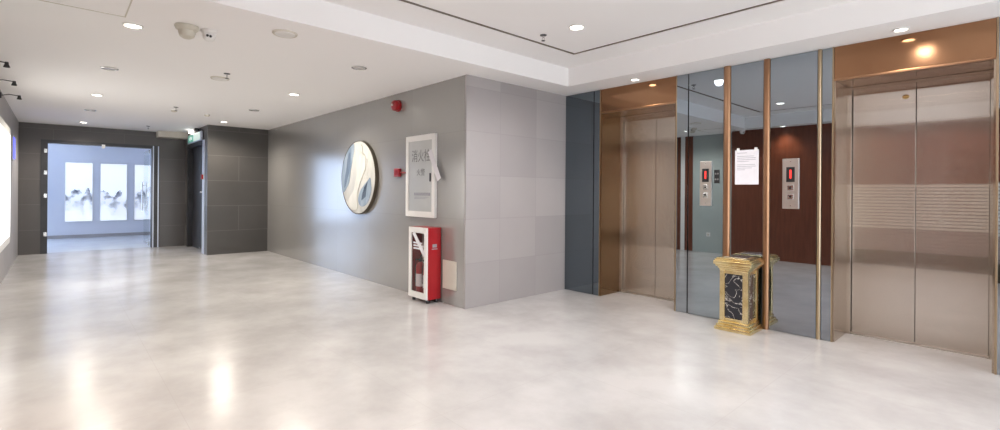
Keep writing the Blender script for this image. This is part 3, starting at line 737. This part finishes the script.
# ------------------------------------------------------------------ ceiling fittings
LOBBY_R = .7
def spot(parent, loc, watts, size, blend, rad, col):
    l = bpy.data.lights.new('lamp', 'SPOT'); l.energy = watts; l.spot_size = math.radians(size); l.spot_blend = blend
    l.shadow_soft_size = rad; l.color = col
    o = bpy.data.objects.new('lamp', l); COL.objects.link(o); o.parent = parent; o.location = loc
    return o
def downlight(label, lit, r, group, watts=0, size=150, blend=.6, col=(1, .93, .84)):
    t = thing('downlight', (0, 0, 0), label, 'downlight', group)
    MB().lathe([(r * .78, .0), (r, -.001), (r, -.007), (r * .86, -.014), (r * .78, -.010), (r * .78, 0)], (0, 0, 0), 'Z', 28).build('trim_ring', M['white'] if lit else M['chrome'], t, True)
    MB().lathe([(0, -.004), (r * .78, -.004), (r * .74, -.008), (0, -.009)], (0, 0, 0), 'Z', 28).build('lens', M['lamp'] if lit else M['lampoff'], t, True)
    if lit: spot(t, (0, 0, -.03), watts, size, blend, r * (LOBBY_R if col == NEUT else 2.2), col)
    return t
WARM = (1, .915, .80)
NEUT = (1, .965, .955)
cor = [((-.63, -3.13, H), True, 'glowing corridor downlight beside the ceiling hatch'),
       ((-2.67, -1.07, H), True, 'glowing downlight nearest the round wall disc'),
       ((-4.79, -3.17, H), True, 'glowing downlight in the left ceiling row, midway to the doorway'),
       ((-6.58, -1.09, H), True, 'glowing downlight just in front of the dark pier'),
       ((-8.82, -3.2, H), True, 'glowing downlight just in front of the doorway header')]
first = None
for p, lit, lab in cor:
    if first is None:
        first = downlight(lab, True, .075, 'lit corridor downlights', LAMP_W * 1.42, 160, .7, WARM); first.location = p
    else: dup(first, p, lab)
un = [((-2.65, -3.16, H), 'unlit downlight in the left ceiling row, nearest the camera'),
      ((-6.7, -3.17, H), 'unlit downlight in the left ceiling row, farther one'),
      ((-.60, -1.08, H), 'unlit downlight above the fire hydrant cabinet'),
      ((-4.6, -1.07, H), 'unlit downlight between the disc light and the dark pier')]
first = None
for p, lab in un:
    if first is None: first = downlight(lab, False, .085, 'unlit corridor downlights'); first.location = p
    else: dup(first, p, lab)
lob = [((1.5, .19, ZC + .004), 'glowing lobby downlight in the raised ceiling panel, the one in the photo'),
       ((1.5, -2.37, ZC + .004), 'lobby downlight in the raised ceiling near the wooden wall, left one'),
       ((3.75, .19, ZC + .004), 'lobby downlight in the raised ceiling before the right elevator'),
       ((3.75, -2.37, ZC + .004), 'lobby downlight in the raised ceiling near the wooden wall, right one'),
       ((5.8, -1.1, ZC + .004), 'lobby downlight in the raised ceiling by the right wall')]
first = None
for p, lab in lob:
    if first is None:
        first = downlight(lab, True, .08, 'lobby ceiling downlights', LAMP_W, 160, .7, NEUT); first.location = p
    else:
        o = dup(first, p, lab)
        if p[1] < -2:                                     # the pair by the wooden wall is dimmer
            for c in o.children:
                if c.type == 'LIGHT': c.data = c.data.copy(); c.data.energy = LAMP_W * .55
sof = [((1.262, 1.63, H), 'small glowing downlight over the left elevator'),
       ((3.80, 1.64, H), 'bright glowing downlight over the right elevator'),
       ((1.12, YR + .17, H), 'small downlight washing the wooden wall, left one'),
       ((3.75, YR + .17, H), 'small downlight washing the wooden wall, right one')]
first = None
for p, lab in sof:
    if first is None:
        first = downlight(lab, True, .055, 'soffit downlights', SOFFIT_W, 120, .8, (1, .80, .58)); first.location = p
    else:
        o = dup(first, p, lab)
        if p[1] < 0:                                      # wall washers on the dark wood are stronger
            for c in o.children:
                if c.type == 'LIGHT': c.data = c.data.copy(); c.data.energy = SOFFIT_W * 2.6; c.data.color = (1, .72, .46)

def smoke(label, r=.06):
    t = thing('smoke_detector', (0, 0, 0), label, 'smoke detector', 'ceiling smoke detectors')
    MB().lathe([(0, 0), (r, 0), (r, -.012), (r * .9, -.02), (0, -.02)], (0, 0, 0), 'Z', 26).build('base', M['white'], t, True)
    MB().lathe([(r * .82, -.019), (r * .78, -.036), (r * .5, -.046), (0, -.047)], (0, 0, 0), 'Z', 26).build('chamber', M['beige'], t, True)
    return t
s0 = smoke('pale smoke detector just left of the raised lobby ceiling', .055)
s0.location = (-5.71, -1.565, H); s0['label'] = 'small cone-shaped smoke detector near the dark pier'
dup(s0, (-5.55, -2.1, H), 'small smoke detector beside the far corridor sprinkler')
def disc_plate(label, r):
    t = thing('ceiling_speaker', (0, 0, 0), label, 'ceiling speaker', 'flat round ceiling plates')
    MB().lathe([(0, 0), (r, 0), (r, -.008), (r * .93, -.016), (r * .88, -.012), (0, -.012)], (0, 0, 0), 'Z', 30).build('plate', M['panelbeige'], t, True)
    MB().lathe([(0, -.0115), (r * .82, -.0115), (r * .80, -.016), (0, -.018)], (0, 0, 0), 'Z', 30).build('grille', M['white'], t, True)
    return t
p0 = disc_plate('flat round ceiling plate nearest the lobby, right of the dome cameras', .105); p0.location = (.06, -2.112, H)
dup(p0, (-2.3, -2.105, H), 'flat round ceiling plate beside the middle sprinkler')
def sprinkler(label):
    t = thing('sprinkler', (0, 0, 0), label, 'sprinkler', 'ceiling sprinklers')
    MB().lathe([(0, 0), (.036, 0), (.034, -.006), (.012, -.010), (0, -.010)], (0, 0, 0), 'Z', 20).build('escutcheon', M['darkmetal'], t, True)
    MB().tube([(0, 0, -.008), (0, 0, -.03)], .009).tube([(-.014, 0, -.026), (-.016, 0, -.045), (0, 0, -.06)], .003).tube([(.014, 0, -.026), (.016, 0, -.045), (0, 0, -.06)], .003).build('frame_arms', M['chrome'], t, True)
    MB().lathe([(0, -.058), (.02, -.058), (.02, -.062), (0, -.063)], (0, 0, 0), 'Z', 16).build('deflector', M['darkmetal'], t, True)
    return t
q0 = sprinkler('sprinkler head in the raised lobby ceiling left of the downlight'); q0.location = (1.1, .14, ZC + .004)
dup(q0, (-1.98, -2.1, H), 'sprinkler head beside the middle flat ceiling plate')
dup(q0, (-5.23, -2.12, H), 'sprinkler head farther down the corridor by a small smoke detector')
dup(q0, (-8.6, -2.12, H), 'farthest sprinkler head, in front of the doorway')

dt = thing('motion_detector', (-.336, -2.787, H), 'beige bowl-shaped ceiling detector left of the white dome camera', 'detector')
MB().lathe([(0, 0), (.088, 0), (.092, -.008), (.084, -.03), (.07, -.042), (0, -.042)], (-.336, -2.787, H), 'Z', 32).build('base', M['beige'], dt, True)
MB().lathe([(.064, -.040), (.064, -.06), (.054, -.09), (.03, -.106), (0, -.108)], (-.336, -2.787, H), 'Z', 32).build('bowl', M['beige'], dt, True)
def dome(label, loc, yaw):
    t = thing('dome_camera', (0, 0, 0), label, 'camera', 'white dome cameras')
    MB().lathe([(0, 0), (.062, 0), (.064, -.008), (.056, -.03), (.05, -.034), (0, -.034)], (0, 0, 0), 'Z', 30).build('base', M['white'], t, True)
    b = MB().lathe([(.05, -.03), (.052, -.05), (.046, -.075), (.03, -.09), (0, -.096)], (0, 0, 0), 'Z', 28).build('ball', M['white'], t, True)
    for a, z in ((-.25, -.058), (.25, -.062)):
        p = Vector((math.cos(a), math.sin(a), 0)) * .047
        MB().lathe([(0, 0), (.011, 0), (.010, .008), (0, .009)], (p.x, p.y, z), 'X', 14).build('lens', M['black'], b, True)
    t.location = loc; t.rotation_euler = (0, 0, yaw); return t
dome('white dome camera with two dark lenses beside the beige ceiling detector', (-.335, -2.622, H), -.2)
dome('white dome camera by the wooden wall, seen only in the mirror', (.31, -3.78, H), .6)

ah = thing('access_hatch', (-.13, -3.5, H), 'square ceiling access hatch outlined by a thin grey frame', 'ceiling hatch')
MB().box(-.41, .16, -3.78, -3.205, H - .004, H - .0003).build('hatch_panel', M['ceiling'], ah)
hf = MB()
for a in ((-.42, .17, -3.205, -3.196), (-.42, .17, -3.79, -3.781), (-.42, -.411, -3.79, -3.196), (.161, .17, -3.79, -3.196)):
    hf.box(*a, H - .007, H - .0003)
hf.build('hatch_frame', M['beige'], ah)

YRS = YL
so = thing('wall_socket', (-.61, YRS, .40), 'white wall socket on the grey-green wall, seen in the mirror', 'socket')
MB().box(-.655, -.565, YRS, YRS + .009, .38, .47, bev=.003).build('plate', M['white'], so)
box('outlet', M['beige'], so, -.635, -.585, YRS + .009, YRS + .012, .40, .45)

# ------------------------------------------------------------------ gallery lamps
for k, (x, y) in enumerate(((-11.3, -4.6), (-11.3, -2.3), (-11.3, 0.0), (-12.9, -3.6), (-12.9, -1.2))):
    t = thing('panel_light', (x, y, 2.95), ('cool panel light in the far room, left front', 'cool panel light in the far room, centre front', 'cool panel light in the far room, right front', 'cool panel light in the far room, left rear', 'cool panel light in the far room, right rear')[k], 'panel light', 'far room panel lights')
    MB().box(x - .33, x + .33, y - .33, y + .33, 2.925, 2.949, bev=.004).build('frame', M['white'], t)
    box('diffuser', M['gallerylamp'], t, x - .3, x + .3, y - .3, y + .3, 2.919, 2.925)
    l = bpy.data.lights.new('lamp', 'AREA'); l.energy = GALLERY_W / 5; l.size = .55; l.color = (.66, .76, 1)
    o = bpy.data.objects.new('lamp', l); COL.objects.link(o); o.parent = t; o.location = (0, 0, -.05)
